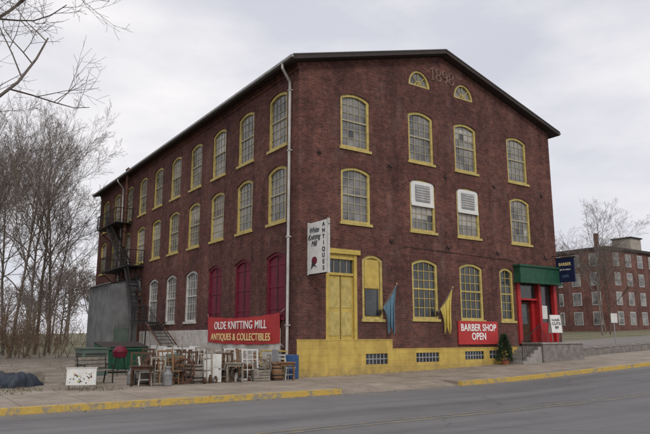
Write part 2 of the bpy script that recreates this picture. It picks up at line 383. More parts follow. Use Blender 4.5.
wallholes(walls,PL,[(0,-.6),(LW,-.6),(LW,EV),(0,EV)],lh,'brick')
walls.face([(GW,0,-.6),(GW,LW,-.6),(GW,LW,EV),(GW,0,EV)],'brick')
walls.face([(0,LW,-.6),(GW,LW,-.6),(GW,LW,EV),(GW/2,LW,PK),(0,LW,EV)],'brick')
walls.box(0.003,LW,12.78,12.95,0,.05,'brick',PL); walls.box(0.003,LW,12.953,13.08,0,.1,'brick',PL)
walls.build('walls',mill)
for c in cols:
    window(PG,c,*Z3,W)
window(PG,cols[0],*Z2,W); window(PG,cols[3],*Z2,W)
for c in cols[1:3]:
    window(PG,c,*Z2,W)
    wins.box(c-.72,c+.72,7.72,8.8,-.06,-.01,'white',PG)
    wins.box(c-.46,c+.46,7.84,8.62,-.01,.03,'gutter',PG)
    for i in range(6): wins.box(c-.44,c+.44,7.9+i*.12,7.94+i*.12,.03,.05,'dullwhite',PG)
    wins.box(c-.72,c+.72,7.6,7.715,-.06,.02,'white',PG)
for c in cols[1:3]: window(PG,c,*Z1,W,gk='glassd',mk='yellowf')
window(PG,12.6,2.35,5.05,1.05,gk='glassd',mk='yellowf',nv=2)
window(PG,3.82,2.3,5.08,1.15,nv=2,gk='yellow')
wins.box(3.42,4.22,3.62,4.86,-.13,-.06,'yellow',PG); wins.box(3.45,4.19,2.45,3.58,-.1,-.07,'glassd',PG)
for k,c in enumerate(lcols):
    window(PL,c,*Z3,W); window(PL,c,*Z2,W)
    if k<3: window(PL,c,*Z1,W,fk='maroon',kind='shutter')
    else: window(PL,c,*Z1,W,fk='dullwhite',mk='dullwhite',gk='glass')
for c in (6.92,10.0):
    o=halfround(c,13.62,.72); inn=halfround(c,13.70,.57)
    ring(wins,PG,o,inn,-.2,-.03,'yellowf'); wins.face([PG(*p,-.12) for p in inn],'glass')
    for a in (45,90,135):
        ca,sa=math.cos(R(a)),math.sin(R(a))
        wins.tube([PG(c,13.71,-.08),PG(c+.58*ca,13.71+.64*sa,-.08)],.022,4,'yellowf')
    q=halfround(c,13.70,.22); q2=halfround(c,13.70,.17); ring(wins,PG,q,q2,-.11,-.085,'yellowf')
    oo=halfround(c,13.62,.95); ii=halfround(c,13.62,.72)
    for i in range(len(oo)-1): wins.face([PG(*ii[i],.013),PG(*oo[i],.013),PG(*oo[i+1],.013),PG(*ii[i+1],.013)],'arch')
wins.box(1.2,3.1,5.0,5.2,-.1,.09,'yellow',PG)
wins.box(1.35,1.5,1.45,5.0,-.2,.02,'yellow',PG); wins.box(2.8,2.95,1.45,5.0,-.2,.02,'yellow',PG)
wins.box(1.5,2.8,4.78,5.0,-.19,-.02,'yellow',PG); wins.box(1.5,2.8,4.1,4.2,-.19,-.03,'yellow',PG)
wins.box(1.5,2.8,1.45,4.1,-.17,-.1,'yellow',PG); wins.box(2.135,2.165,1.45,4.1,-.1,-.085,'trim',PG)
for x0,x1 in ((1.58,2.08),(2.22,2.72)):
    for z0,z1 in ((1.6,2.6),(2.75,3.95)): wins.box(x0,x1,z0,z1,-.1,-.08,'yellowf',PG)
wins.face([PG(1.5,4.2,-.13),PG(2.8,4.2,-.13),PG(2.8,4.78,-.13),PG(1.5,4.78,-.13)],'glassd')
for x in (1.82,2.15,2.48): wins.box(x-.015,x+.015,4.2,4.78,-.128,-.1,'muntin',PG)
wins.build('windows_and_doors',mill)
base=MB()
def rect(a,b,c,d): return [(a,c),(b,c),(b,d),(a,d)]
h1=[rect(3.35,4.55,.42,.86)]
wallholes(base,PG,[(-.06,-.6),(4.82,-.6),(4.82,1.42),(-.06,1.42)],h1,'yellowwall',.06,.055)
h2=[rect(6.2,7.6,.45,.86),rect(9.3,10.6,.5,.88),rect(11.0,11.7,.52,.9)]
wallholes(base,PG,[(4.82,-.6),(13.3,-.6),(13.3,1.02),(4.82,1.02)],h2,'yellowwall',.05,.045)
base.box(-.06,4.82,1.42,1.46,-.0,.075,'yellowwall',PG); base.box(4.83,13.3,1.02,1.06,0,.065,'yellowwall',PG)
base.face([PL(0.0,-.6,.06),PL(.9,-.6,.06),PL(.9,1.42,.06),PL(-.06,1.42,.06)],'brick')
for h in h1+h2:
    a,b,z0,z1=h[0][0],h[1][0],h[0][1],h[2][1]
    base.face([PG(a,z0,.008),PG(b,z0,.008),PG(b,z1,.008),PG(a,z1,.008)],'glassd')
    n=int((b-a)/.18)
    for i in range(1,n): x=a+(b-a)*i/n; base.box(x-.02,x+.02,z0,z1,.01,.03,'gutter',PG)
    base.box(a,b,(z0+z1)/2-.02,(z0+z1)/2+.02,.012,.033,'gutter',PG)
base.build('painted_base',mill)
ww=MB(); ww.box(1.3,LW,-.6,1.9,0,.04,'whitewash',PL); ww.build('whitewashed_base',mill)
rf=MB(); sl=(PK-EV)/(GW/2)
def rz(s): return PK-sl*abs(s-GW/2)
for a,b in ((-.55,GW/2),(GW/2,GW+.55)):
    y0,y1=-.42,LW+.4
    lo=.03; hi=.26
    P8=[(a,y0,rz(a)+lo),(b,y0,rz(b)+lo),(b,y1,rz(b)+lo),(a,y1,rz(a)+lo),(a,y0,rz(a)+hi),(b,y0,rz(b)+hi),(b,y1,rz(b)+hi),(a,y1,rz(a)+hi)]
    for f,k in (((0,3,2,1),'trim'),((4,5,6,7),'roof'),((0,1,5,4),'trim'),((1,2,6,5),'trim'),((2,3,7,6),'trim'),((3,0,4,7),'trim')):
        if (a<0 and f==(1,2,6,5)) or (a>0 and f==(3,0,4,7)): continue
        rf.face([P8[i] for i in f],k)
for a,b in ((-.57,GW/2),(GW/2,GW+.57)):
    z0=rz(a)+.262; z1=rz(b)+.262
    rf.face([(a,-.44,z0),(b,-.44,z1),(b,-.44,z1-.05),(a,-.44,z0-.05)],'drip')
    rf.face([(a,-.44,z0),(b,-.44,z1),(b,-.36,z1+.003),(a,-.36,z0+.003)],'drip')
rf.build('roof',mill)
gu=MB(); ez=rz(-.55)
gu.box(-.66,-.555,-.42,LW+.4,ez+.1,ez+.21,'gutter'); gu.box(GW+.555,GW+.66,-.42,LW+.4,ez+.1,ez+.21,'gutter')
for (t,) in ((.62,),(24.6,)):
    gu.tube([(-.6,t-.2,ez+.12),(-.6,t-.2,ez-.1),(-.1,t,ez-.55),(-.1,t,.3),(-.3,t,.12)],.06,8,'pipe')
    for z in (2,5.6,9.3,12): gu.box(-.17,0,t-.08,t+.08,z,z+.05,'pipe')
gu.build('gutters_and_downspout',mill)
dn=MB()
def stroke(pts,ox):
    for p,q in zip(pts[:-1],pts[1:]):
        dn.tube([(ox+p[0],-.02,14.2+p[1]),(ox+q[0],-.02,14.2+q[1])],.035,4,'datestone')
eight=[(.1,.33),(.02,.42),(.02,.55),(.1,.64),(.22,.64),(.3,.55),(.3,.42),(.22,.33),(.1,.33),(.0,.22),(.0,.1),(.1,0),(.22,0),(.32,.1),(.32,.22),(.22,.33)]
nine=[(.02,.06),(.12,0),(.22,.04),(.3,.18),(.31,.45),(.28,.58),(.18,.65),(.08,.62),(.01,.52),(.01,.42),(.08,.32),(.18,.29),(.3,.36)]
stroke([(0,.52),(.12,.64),(.12,0)],7.72); stroke([(0,0),(.24,0)],7.72); stroke(eight,8.08); stroke(nine,8.53); stroke(eight,8.98)
dn.build('date_numerals',mill)
tp=MB()
for z in (9.25,5.75):
    for s in (1.0,4.9,8.45,12.0,15.9):
        for a in (0,60,120):
            ca,sa=math.cos(R(a))*.13,math.sin(R(a))*.13
            tp.tube([(s-ca,-.02,z-sa),(s+ca,-.02,z+sa)],.018,4,'iron')
tp.tube([(5.6,-.03,5.6),(13.2,-.03,5.45)],.012,4,'iron')
tp.build('iron_tie_plates',mill)
en=MB()
en.face([PG(13.45,1.25,-.9),PG(16.35,1.25,-.9),PG(16.35,4.45,-.9),PG(13.45,4.45,-.9)],'glassd')
en.box(13.2,16.6,4.4,5.15,-.02,.42,'green',PG); en.box(13.12,16.68,5.153,5.25,-.02,.5,'green',PG); en.box(13.12,16.68,4.3,4.397,-.02,.48,'green',PG)
for s in (13.3,16.3): en.box(s,s+.24,1.2,4.3,-.1,.1,'red',PG)
en.box(15.15,15.35,1.25,4.3,-.3,0,'red',PG); en.box(15.36,16.29,1.25,2.3,-.25,-.1,'red',PG)
en.box(15.36,16.29,2.3,4.3,-.22,-.18,'glassd',PG)
en.box(15.5,16.0,2.5,3.2,-.178,-.16,'white',PG)
en.box(13.55,15.14,3.55,4.3,-.3,-.24,'glassd',PG); en.box(13.55,15.14,3.45,3.55,-.32,-.1,'red',PG)
en.box(13.9,14.85,1.3,3.4,-.5,-.44,'woodd',PG); en.box(14.05,14.7,2.2,3.25,-.44,-.42,'glassd',PG)
en.box(13.55,13.88,1.25,3.45,-.45,-.3,'red',PG); en.box(14.87,15.14,1.25,3.45,-.45,-.3,'red',PG)
en.build('entrance_storefront',mill)
st=MB()
st.box(13.4,16.75,-1.35,-.07,-.3,1.2,'stone')
st.box(13.35,16.8,-1.4,-.06,1.203,1.27,'concrete')
for i in range(5):
    st.box(11.9+i*.3,13.35,-1.3,-.07,-.2,.42+i*.165,'concrete') if i==0 else st.box(11.9+i*.3,13.35,-1.3+.002*i,-.07,.42+(i-1)*.165+.001,.42+i*.165,'concrete')
def rail(mb,pts,h,k,r=.02,n=4):
    for a,b in zip(pts[:-1],pts[1:]):
        a=Vector(a);b=Vector(b); L=(b-a).length; m=max(1,int(L/.18))
        up=Vector((0,0,h))
        mb.tube([a+up,b+up],r*1.2,6,k); mb.tube([a+up*.12,b+up*.12],r*.7,4,k)
        for i in range(m+1):
            p=a.lerp(b,i/m); mb.tube([p,p+up],r*(1.1 if i in(0,m) else .45),4,k)
rail(st,[(11.95,-1.25,.42),(13.4,-1.3,1.27)],.9,'iron')
st.build('entrance_steps',mill)
# ---- signs
sg=empty('barber_shop_sign',(10.25,-.05,1.75))
b=MB(); b.box(-1.38,1.38,-.05,.02,-.55,.55,'banner'); b.build('panel',sg)
text('lettering','BARBER SHOP\nOPEN',.46,(0,-.06,0.02),RG,'text_w',sg,.02,.82,ls=.9,cs=1.05)
sg=empty('antiques_banner',(-.06,4.8,1.92))
b=MB(); n=36
for i in range(n):
    def q(i,z): 
        y=3.6-7.2*i/n; x=-.03-.03*math.sin(i*.9)*abs(z)-.02*math.sin(i*.35+z*2); sag=-.10*math.sin(math.pi*i/n)*(1.3 if z>0 else .8)+.012*math.sin(i*1.1)
        return (x,y,z+sag)
    for z0,z1 in ((-.62,-.2),(-.2,.2),(.2,.62)):
        b.face([q(i,z0),q(i+1,z0),q(i+1,z1),q(i,z1)],'banner')
for y,z in ((3.6,.62),(-3.6,.62),(3.6,-.62),(-3.6,-.62)): b.tube([(-.03,y,z),(.04,y*1.06,z*1.25)],.012,4,'dullwhite')
b.build('cloth',sg,smooth=True)
text('lettering','OLDE KNITTING MILL',.50,(-.13,0,.15),RL,'text_w',sg,.01,1.0,cs=1.08)
text('lettering','ANTIQUES & COLLECTIBLES',.44,(-.13,0,-.38),RL,'text_y',sg,.01,1.0,cs=1.08)
sg=empty('projecting_antiques_sign',(.47,0,5.05))
b=MB(); b.box(-.04,.04,-1.45,-.08,-1.02,1.05,'white')
b.box(-.055,.055,-1.5,-1.45,-1.06,1.09,'dullwhite'); b.box(-.055,.055,-.08,-.03,-1.06,1.09,'dullwhite')
b.tube([(0,0,.85),(0,-1.5,.85)],.03,6,'iron'); b.tube([(0,0,1.7),(0,-1.35,1.06)],.015,4,'iron'); b.tube([(0,0,-1.05),(0,-1.4,-1.05)],.02,4,'iron')
b.build('panel',sg)
text('lettering','White\nKnitting\nMill',.32,(-.05,-.52,.45),RL,'text_k',sg,.0,.85,shear=.3,ls=.85)
text('lettering','A\nN\nT\nI\nQ\nU\nE\nS',.235,(-.05,-1.2,0.02),RL,'text_k',sg,.02,1.1,ls=1.05)
b=MB(); b.face([(-.052,-.55+.2*math.cos(i*math.pi/6),-.5+.16*math.sin(i*math.pi/6)) for i in range(12)],'maroon'); b.face([(-.053,-.4,-.5),(-.053,-.75,-.8),(-.053,-.5,-.7),(-.053,-.3,-.85)],'text_k'); b.build('emblem',sg)
sg=empty('hanging_shop_sign',(16.5,0,5.1))
b=MB(); b.box(-.04,.04,-1.35,-.25,-.66,.62,'navy'); b.box(-.05,.05,-1.42,-.2,.62,.69,'iron'); b.tube([(0,.05,.8),(0,-1.45,.8)],.025,6,'iron')
b.tube([(0,-.4,.8),(0,-.4,.65)],.012,4,'iron'); b.tube([(0,-1.2,.8),(0,-1.2,.65)],.012,4,'iron'); b.build('panel',sg)
text('lettering','BARBER',.24,(-.05,-.8,.3),RL,'text_y',sg,.01,.9)
text('lettering','gifts & antiques',.12,(-.05,-.8,.02),RL,'text_w',sg,0,.9); text('lettering','CAFE',.2,(-.05,-.8,-.35),RL,'flagb',sg,0,.9)
# flags : cloth hanging limp from slanted poles
def flag(name,s,k,ph=0):
    e=empty(name,(s,0,0)); b=MB()
    b.tube([(0,-.02,2.6),(0.46,-.62,3.80)],.018,6,'woodg'); b.lathe([(.0,-.03),(.035,0),(0.0,.04)],8,'text_y',(.46,-.62,3.82)); b.box(-.05,.05,-.06,0,2.5,2.72,'iron')
    nu,nv=40,26
    def q(u,v):
        pinch=1-.45*math.sin(min(v*1.5,1)*math.pi/2)
        uc=.62+(u-.62)*pinch
        x=.08+.36*uc; y=-.14-.46*uc; zt=2.84+.92*u
        length=1.0+.95*u+.16*math.sin(u*9+ph)
        amp=.045*(.15+1.2*v)
        fo=math.sin(u*17+v*1.2+ph)+.5*math.sin(u*31+v*2.1+ph*2)
        return (x+amp*fo*.75,y+amp*fo*.9,zt-length*v-.10*math.sin(math.pi*u)*math.exp(-v*4))
    for i in range(nu):
        for j in range(nv):
            b.face([q(i/nu,j/nv),q((i+1)/nu,j/nv),q((i+1)/nu,(j+1)/nv),q(i/nu,(j+1)/nv)],k)
    o=b.build('cloth_and_pole',e,smooth=False); return e
flag('blue_flag',4.2,'flagb',0); flag('yellow_flag',7.6,'flagy',1.3)
def shrub(name,loc,h,r,k='evergreen',n=1400,pot=False):
    b=MB()
    for i in range(n):
        z=random.random()**.8; a=random.random()*6.283
        rr=r*(1-z)**.7*(.75+.35*random.random())*(1+.15*math.sin(a*3+z*9))
        p=Vector((rr*math.cos(a),rr*math.sin(a),.15+z*h)); s=.05+.05*random.random()
        d=Vector((math.cos(a),math.sin(a),.8+random.uniform(-.5,.5))).normalized(); e=d.cross(Vector((random.uniform(-1,1),random.uniform(-1,1),random.uniform(-1,1)))).normalized()
        b.face([p-e*s*.4,p+d*s*1.8,p+e*s*.4],k)
    b.tube([(0,0,0),(0,0,h*.8)],[.04,.01],6,'bark')
    if pot: b.lathe([(.16,0),(.2,.2),(.22,.2),(.22,.24)],14,'clay')
    return b.build(name,None,loc)
shrub('evergreen_shrub',(11.45,-.6,gz(11.45)+.01),1.25,.36,pot=True)
# ---- metal stairs and fire escape
fe=empty('fire_escape_stairs'); b=MB()
b.box(-1.25,-.05,14.5,17.2,2.33,2.4,'iron')
for y in (14.6,17.1):
    b.tube([(-1.2,y,2.35),(-1.2,y,0)],.04,4,'iron')
for x in (-1.25,-.35): b.beam((x,14.5,2.36),(x,9.6,0.05),.07,'rust')
for i in range(13):
    f=i/13; b.box(-1.22,-.38,14.45-4.9*f-.26,14.45-4.9*f,2.3-2.33*f-.03,2.3-2.33*f,'iron')
rail(b,[(-1.25,9.7,.08),(-1.25,14.5,2.4),(-1.25,17.2,2.4),(-.05,17.2,2.4)],.95,'iron')
b.build('lower_flight',fe); b=MB()
for z,t0,t1 in ((6.15,19.2,25.6),(9.5,22.4,27.2)):
    b.box(-1.15,-.02,t0,t1,z-.08,z,'iron')
    rail(b,[(-.02,t0,z),(-1.15,t0,z),(-1.15,t1,z),(-.02,t1,z)],1.0,'iron',.025)
    for t in (t0+.3,(t0+t1)/2,t1-.3): b.tube([(-1.1,t,z-.05),(-.02,t,z-1.0)],.03,4,'iron')
for x in (-1.05,-.35): b.beam((x,20.6,6.15),(x,25.2,9.5),.07,'iron')
for i in range(16):
    f=i/16; b.box(-1.03,-.37,20.6+4.6*f,20.85+4.6*f,6.3+3.3*f,6.33+3.3*f,'iron')
rail(b,[(-1.05,20.6,6.2),(-1.05,25.2,9.5)],.95,'iron')
for x in (-1.05,-.35): b.beam((x,20.0,6.1),(x,17.2,2.4),.07,'iron')
for i in range(16):
    f=i/16; b.box(-1.03,-.37,17.25+2.75*f,17.48+2.75*f,2.5+3.65*f,2.53+3.65*f,'iron')
rail(b,[(-1.05,17.2,2.4),(-1.05,20.0,6.1)],.95,'iron')
b.build('upper_flights',fe)
b=MB()
for i in range(26):
    y=19.6+i*.2
    b.box(-2.0 if i%2 else -2.03,-1.95,y,y+.1,0,5.0,'galv')
b.box(-1.95,-.05,19.6,24.8,0,4.95,'galv')
for i in range(9): b.box(-1.93+i*.21,-1.83+i*.21,19.46,19.5,0,4.88,'galv')
b.face([(-2.15,19.4,4.9),(-2.15,25.0,4.9),(-.03,25.0,5.5),(-.03,19.4,5.5)],'galv'); b.face([(-1.95,19.6,4.95),(-.03,19.6,4.95),(-.03,19.6,5.45)],'galv')
b.box(-1.95,-.05,19.5,19.6,0,4.9,'galv'); b.box(-1.6,-.7,19.42,19.455,0,2.1,'cab')
b.build('corrugated_metal_lean_to')
b=MB(); b.tube([(-.35,18.6,0),(-.35,18.6,4.2),(-.35,22.8,5.6),(-.35,22.8,13.3)],.12,10,'rust'); b.lathe([(.2,0),(.2,.05),(.02,.25)],10,'rust',(-.35,22.8,13.35)); b.build('stovepipe_flue',None,smooth=False)
# ------------------------------------------------------------------ junk / antiques
def chair(loc,rot,k='wood',sc=1):
    b=MB()
    for x in (-.2,.2):
        b.tube([(x,-.2,0),(x*.95,-.18,.45)],[.018,.024],6,k); b.tube([(x*1.05,.22,0),(x,.18,.45),(x,.26,.98)],[.018,.024,.018],6,k)
        b.tube([(x,-.19,.2),(x,.2,.2)],.012,5,k)
    b.box(-.24,.24,-.24,.22,.44,.475,k)
    for z in (.62,.77,.9): b.box(-.19,.19,.2+(z-.45)*.15,.22+(z-.45)*.15,z,z+.07,k)
    b.tube([(-.2,-.19,.22),(.2,-.19,.22)],.012,5,k)
    return b.build('wooden_chair',None,loc,rot,scale=sc)
def table(loc,rot,w=1.1,d=.6,h=.75,k='wood'):
    b=MB(); b.box(-w/2,w/2,-d/2,d/2,h-.04,h,k); b.box(-w/2+.06,w/2-.06,-d/2+.05,d/2-.05,h-.13,h-.043,k)
    for x in (-1,1):
        for y in (-1,1): b.lathe([(.02,0),(.035,.08),(.025,.15),(.04,.4),(.03,h-.13)],8,k,(x*(w/2-.08),y*(d/2-.08),0))
    return b.build('wooden_table',None,loc,rot)
def door(loc,rot,k='dullwhite',w=.85,h=1.9,tilt=10):
    b=MB(); b.box(-w/2,w/2,-.02,.02,0,h,k)
    for x0,x1 in ((-w/2+.1,-.05),(.05,w/2-.1)):
        for z0,z1 in ((.15,.45*h),(.52*h,h-.12)):
            for s in (-1,1): b.box(x0,x1,s*.024-.006,s*.024+.006,z0,z1,k)
    b.lathe([(.0,-.02),(.03,-.01),(.03,.01)],8,'iron',(w/2-.07,-.06,.47*h))
    return b.build('old_panel_door',None,loc,(R(-tilt),0,rot))
def sash(loc,rot,w=.8,h=1.1,k='dullwhite',nx=3,ny=2,tilt=12,name='old_window_sash'):
    b=MB(); f=.06
    b.box(-w/2,-w/2+f,-.02,.02,0,h,k); b.box(w/2-f,w/2,-.02,.02,0,h,k); b.box(-w/2+f,w/2-f,-.021,.019,0,f,k); b.box(-w/2+f,w/2-f,-.021,.019,h-f,h,k)
    for i in range(1,nx): x=-w/2+w*i/nx; b.box(x-.014,x+.014,-.012,.012,f,h-f,k)
    for i in range(1,ny): z=h*i/ny; b.box(-w/2+f,w/2-f,-.010,.010,z-.014,z+.014,k)
    return b.build(name,None,loc,(R(-tilt),0,rot))
def wheel(loc,rot,r=.55,k='woodg',tilt=14):
    b=MB(); n=28
    pts=[(r*math.cos(2*math.pi*i/n),0,r+r*math.sin(2*math.pi*i/n)) for i in range(n+1)]
    b.tube(pts,.032,6,k,False)
    for i in range(12):
        a=2*math.pi*i/12; b.tube([(.05*math.cos(a),0,r+.05*math.sin(a)),((r-.02)*math.cos(a),0,r+(r-.02)*math.sin(a))],.014,5,k)
    b.tube([(0,-.1,r),(0,.1,r)],[.07,.07],10,'iron')
    return b.build('wagon_wheel',None,loc,(R(-tilt),0,rot))
def barrel(loc,k='wood',r=.28,h=.85,name='wooden_barrel'):
    b=MB(); prof=[(r*.82,0),(r*.93,h*.2),(r,h*.5),(r*.93,h*.8),(r*.82,h),(r*.76,h),(r*.76,h-.04)]
    b.lathe(prof,20,k)
    for z,q in ((.1,.885),(.3,.965),(.7,.965),(.9,.885)): b.lathe([(r*q+.006,h*z-.02),(r*q+.008,h*z+.02),(r*q-.02,h*z+.02)],20,'iron')
    return b.build(name,None,loc,smooth=False)
def milkcan(loc):
    b=MB(); b.lathe([(.15,0),(.16,.02),(.16,.36),(.09,.46),(.09,.54),(.12,.56),(.12,.6),(.03,.62)],16,'steel')
    for s in (-1,1): b.tube([(s*.1,0,.46),(s*.2,0,.42),(s*.165,0,.33)],.012,5,'steel')
    return b.build('milk_can',None,loc)
def ladder(loc,rot,h=2.0,tilt=18,k='woodg'):
    b=MB()
    for x in (-.2,.2): b.tube([(x,0,0),(x*.8,0,h)],.024,4,k)
    for i in range(1,int(h/.28)): b.tube([(-.2,0,i*.28),(.2,0,i*.28)],.014,5,k)
    return b.build('wooden_ladder',None,loc,(R(-tilt),0,rot))
def crate(loc,rot,w=.6,d=.4,h=.4,k='woodg'):
    b=MB()
    for i in range(4):
        z=h*i/4+.01
        b.box(-w/2,w/2,-d/2,-d/2+.015,z,z+h/4-.02,k); b.box(-w/2,w/2,d/2-.015,d/2,z,z+h/4-.02,k)
        b.box(-w/2,-w/2+.015,-d/2+.016,d/2-.016,z,z+h/4-.02,k); b.box(w/2-.015,w/2,-d/2+.016,d/2-.016,z,z+h/4-.02,k)
    for x in (-1,1):
        for y in (-1,1): b.box(x*(w/2-.035)-.018,x*(w/2-.035)+.018,y*(d/2-.035)-.018,y*(d/2-.035)+.018,0,h,k)
    b.box(-w/2+.02,w/2-.02,-d/2+.02,d/2-.02,.01,.03,k)
    return b.build('wooden_crate',None,loc,rot)
def bench(loc,rot,k='wood',w=1.3):
    b=MB()
    for i in range(4): b.box(-w/2,w/2,-.2+i*.11,-.11+i*.11,.42,.45,k)
    for i in range(3): b.box(-w/2,w/2,.24+.02*i,.26+.02*i,.52+i*.13,.62+i*.13,k)
    for x in (-w/2+.1,w/2-.1):
        b.tube([(x,-.2,0),(x,-.18,.62)],.025,6,'iron'); b.tube([(x,.3,0),(x,.22,.42),(x,.3,.9)],.025,6,'iron'); b.tube([(x,-.2,.62),(x,.26,.62)],.02,6,'iron')
        b.tube([(x,-.19,.41),(x,.24,.41)],.02,6,'iron')
    return b.build('park_bench',None,loc,rot)
def smallstuff(loc,seed):
    r2=random.Random(seed); b=MB()
    for i in range(5):
        x,y=r2.uniform(-.4,.4),r2.uniform(-.2,.2); h=r2.uniform(.12,.4); r=r2.uniform(.05,.12); k=r2.choice(['clay','dullwhite','steel','woodd','white','rust'])
        b.lathe([(r*.6,0),(r,h*.4),(r*.9,h*.7),(r*.5,h*.85),(r*.65,h)],12,k,(x,y,0))
    return b.build('pottery_jars',None,loc)
G=.012
rr=random.Random(3)
row=['table','chair','sash','milk','sash','chair','wheel','sash','barrel','sash','pots','door','sash','chair','table','wheel','pots','sash','crate','chair','pots','barrel']
for r_,(ty,ta) in enumerate(((0,-.75),(1,.0),(2,.75),(3,1.6),(4,2.6))):
    nn=24 if r_<2 else 17
    for i in range(nn):
        kd=row[(i*(1 if r_==0 else 5)+ty*3)%len(row)]
        s2=-6.3+i*(5.6/nn)+rr.uniform(-.1,.1); t=ta+rr.uniform(-.25,.25); rot=rr.uniform(-.6,.6)-.3
        if ty>1: s2=s2*.8-.3
        wk=rr.choice(['dullwhite','woodg','wood','dullwhite','woodd'])
        if kd=='table': table((s2,t,G),rot,rr.uniform(.6,.9),.45,rr.uniform(.5,.75),rr.choice(['wood','woodg','woodd']))
        elif kd=='chair': chair((s2,t,G),rr.uniform(0,6.28),rr.choice(['wood','woodg','woodd','dullwhite','woodg']),.95)
        elif kd=='sash': sash((s2,t,G+.02),rot,rr.uniform(.45,.7),rr.uniform(.85,1.22),wk,rr.choice([2,3]),rr.choice([2,3]))
        elif kd=='wheel': wheel((s2,t,G+.05),rot,rr.uniform(.3,.42),rr.choice(['woodg','rust','wood']))
        elif kd=='door': door((s2,t,G+.01),rot,rr.choice(['dullwhite','woodg','cab']),.6,rr.uniform(.9,1.15),12)
        elif kd=='barrel': barrel((s2,t,G),rr.choice(['wood','woodg']),.22,.62)
        elif kd=='milk': milkcan((s2,t,G))
        elif kd=='pots': smallstuff((s2,t,G),i+r_*50)
        elif kd=='crate': crate((s2,t,G),rot)
ladder((-4.8,.2,G+.02),-.3,1.35)
for i,(s,t) in enumerate(((-2.2,5.5),(-1.4,7.0),(-1.9,8.6),(-1.0,4.4),(-3.0,7.2),(-2.6,9.6))):
    door((s,t,G),-1.57+rr.uniform(-.3,.3),rr.choice(['dullwhite','white']),.7,1.15,10)
    chair((s-.9,t+.3,G),rr.uniform(0,6),'woodg'); crate((s-.6,t-.7,G),.4)
bench((-7.3,1.2,G),.35,'woodg')
b=MB(); b.lathe([(.24,0),(.26,.03),(.26,.3),(.27,.31),(.26,.33),(.26,.6),(.27,.61),(.26,.63),(.26,.86),(.24,.88)],20,'blue'); b.build('blue_drum',None,(-.45,-.35,G),smooth=False)
b=MB(); b.tube([(-.35,.35,0),(-.35,.35,.75),(-.1,.35,.85),(-.1,.1,.85)],.035,8,'yellow'); b.tube([(-.3,2.4,1.0),(-.3,.3,1.0)],.03,8,'yellow'); b.tube([(-.3,2.4,1.0),(-.3,2.4,0)],.03,8,'yellow')
b.box(-.42,-.2,.9,1.25,.6,1.05,'gutter'); b.build('gas_meter')
b=MB(); b.box(-.42,.42,-.02,.02,.14,.62,'white'); b.box(-.45,.45,-.03,.03,.62,.66,'dullwhite')
for x in (-.36,.36): b.tube([(x,.0,0),(x,0,.62)],.02,4,'woodg'); b.tube([(x,.0,.5),(x,.28,0)],.015,4,'woodg')
for i in range(30):
    x=rr.uniform(-.34,.34); z=rr.uniform(.2,.5); r0=rr.uniform(.012,.03)
    b.face([(x+r0*math.cos(a),-.024-.0006*i,z+r0*math.sin(a)) for a in [k*math.pi/4 for k in range(8)]],rr.choice(['leafg','leafg','maroon','flagy','leafg','text_k']))
b.build('painted_flower_board',None,(-8.3,-1.1,G),-.35)
def tarp(name,loc,rx,ry,h,k,seed,rot=0):
    r2=random.Random(seed); b=MB(); n,m=60,20; off=[r2.uniform(0,6) for _ in range(8)]
    V=[]
    for j in range(m+1):
        f=j/m
        for i in range(n):
            a=2*math.pi*i/n; w=1+.16*math.sin(3*a+off[0])+.08*math.sin(7*a+off[1]+f*3)+.04*math.sin(13*a+off[4])
            rad=math.sin(f*math.pi/2)**.8*w
            x=rx*rad*math.cos(a); y=ry*rad*math.sin(a)
            z=h*(1-f**3)*(1+.35*math.sin(2*a+off[2])*f)+.07*math.sin(x*7+off[3])*math.cos(y*9+off[5])+.04*math.sin(x*17+y*11+off[6])
            z=max(z,.0)*(1 if j<m else 0)
            V.append((x,y,z))
    b.v=V; mi=b.mi(k)
    for j in range(m):
        for i in range(n): b.f.append((j*n+i,j*n+(i+1)%n,(j+1)*n+(i+1)%n,(j+1)*n+i)); b.m.append(mi)
    return b.build(name,None,loc,rot,smooth=False)
tarp('tarp_covered_pile',(-9.75,1.3,0.0),.8,.5,.36,'tarp',1,.3)
tarp('tarp_covered_pile',(-10.6,2.1,0.0),.8,.6,.45,'tarpg',2,.1)
for i,(s,t,r0) in enumerate(((-9.2,2.2,.3),(-10.1,2.9,1.0),(-9.0,3.1,.2),(-10.7,1.0,.6))): crate((s,t,.01),r0,.8,.5,.35,'woodd' if i%2 else 'woodg')
b=MB(); b.box(-.5,.5,-.4,.4,.08,1.1,'cab'); b.box(-.54,.54,-.44,.44,1.1,1.15,'cab'); b.box(-.52,.52,-.42,.42,0,.08,'concrete')
for i in range(7): b.box(-.4,.4,-.425,-.402,.3+i*.1,.34+i*.1,'trim')
for i in range(7): b.box(-.525,-.502,-.32,.32,.3+i*.1,.34+i*.1,'trim')
b.build('air_conditioner_unit',None,(-6.6,4.6,0),.1)
b=MB()
b.face([(-.9,-.6,.15),(.9,-.6,.15),(1.0,-.7,1.1),(-1.0,-.7,1.1)],'green'); b.face([(-.9,.6,.15),(.9,.6,.15),(1.0,.7,1.3),(-1.0,.7,1.3)],'green')
b.face([(-.9,-.6,.15),(-.9,.6,.15),(-1.0,.7,1.3),(-1.0,-.7,1.1)],'green'); b.face([(.9,-.6,.15),(.9,.6,.15),(1.0,.7,1.3),(1.0,-.7,1.1)],'green')
b.face([(-1.03,-.75,1.12),(1.03,-.75,1.12),(1.03,.75,1.34),(-1.03,.75,1.34)],'trim'); b.box(-1.0,1.0,-.76,-.7,1.0,1.08,'green')
for x in (-.8,.8): b.tube([(x-.04,-.5,.08),(x+.04,-.5,.08)],.08,10,'iron'); b.tube([(x-.04,.5,.08),(x+.04,.5,.08)],.08,10,'iron')
for x in (-.55,0,.55): b.box(x-.04,x+.04,-.72,-.62,.2,1.0,'green')
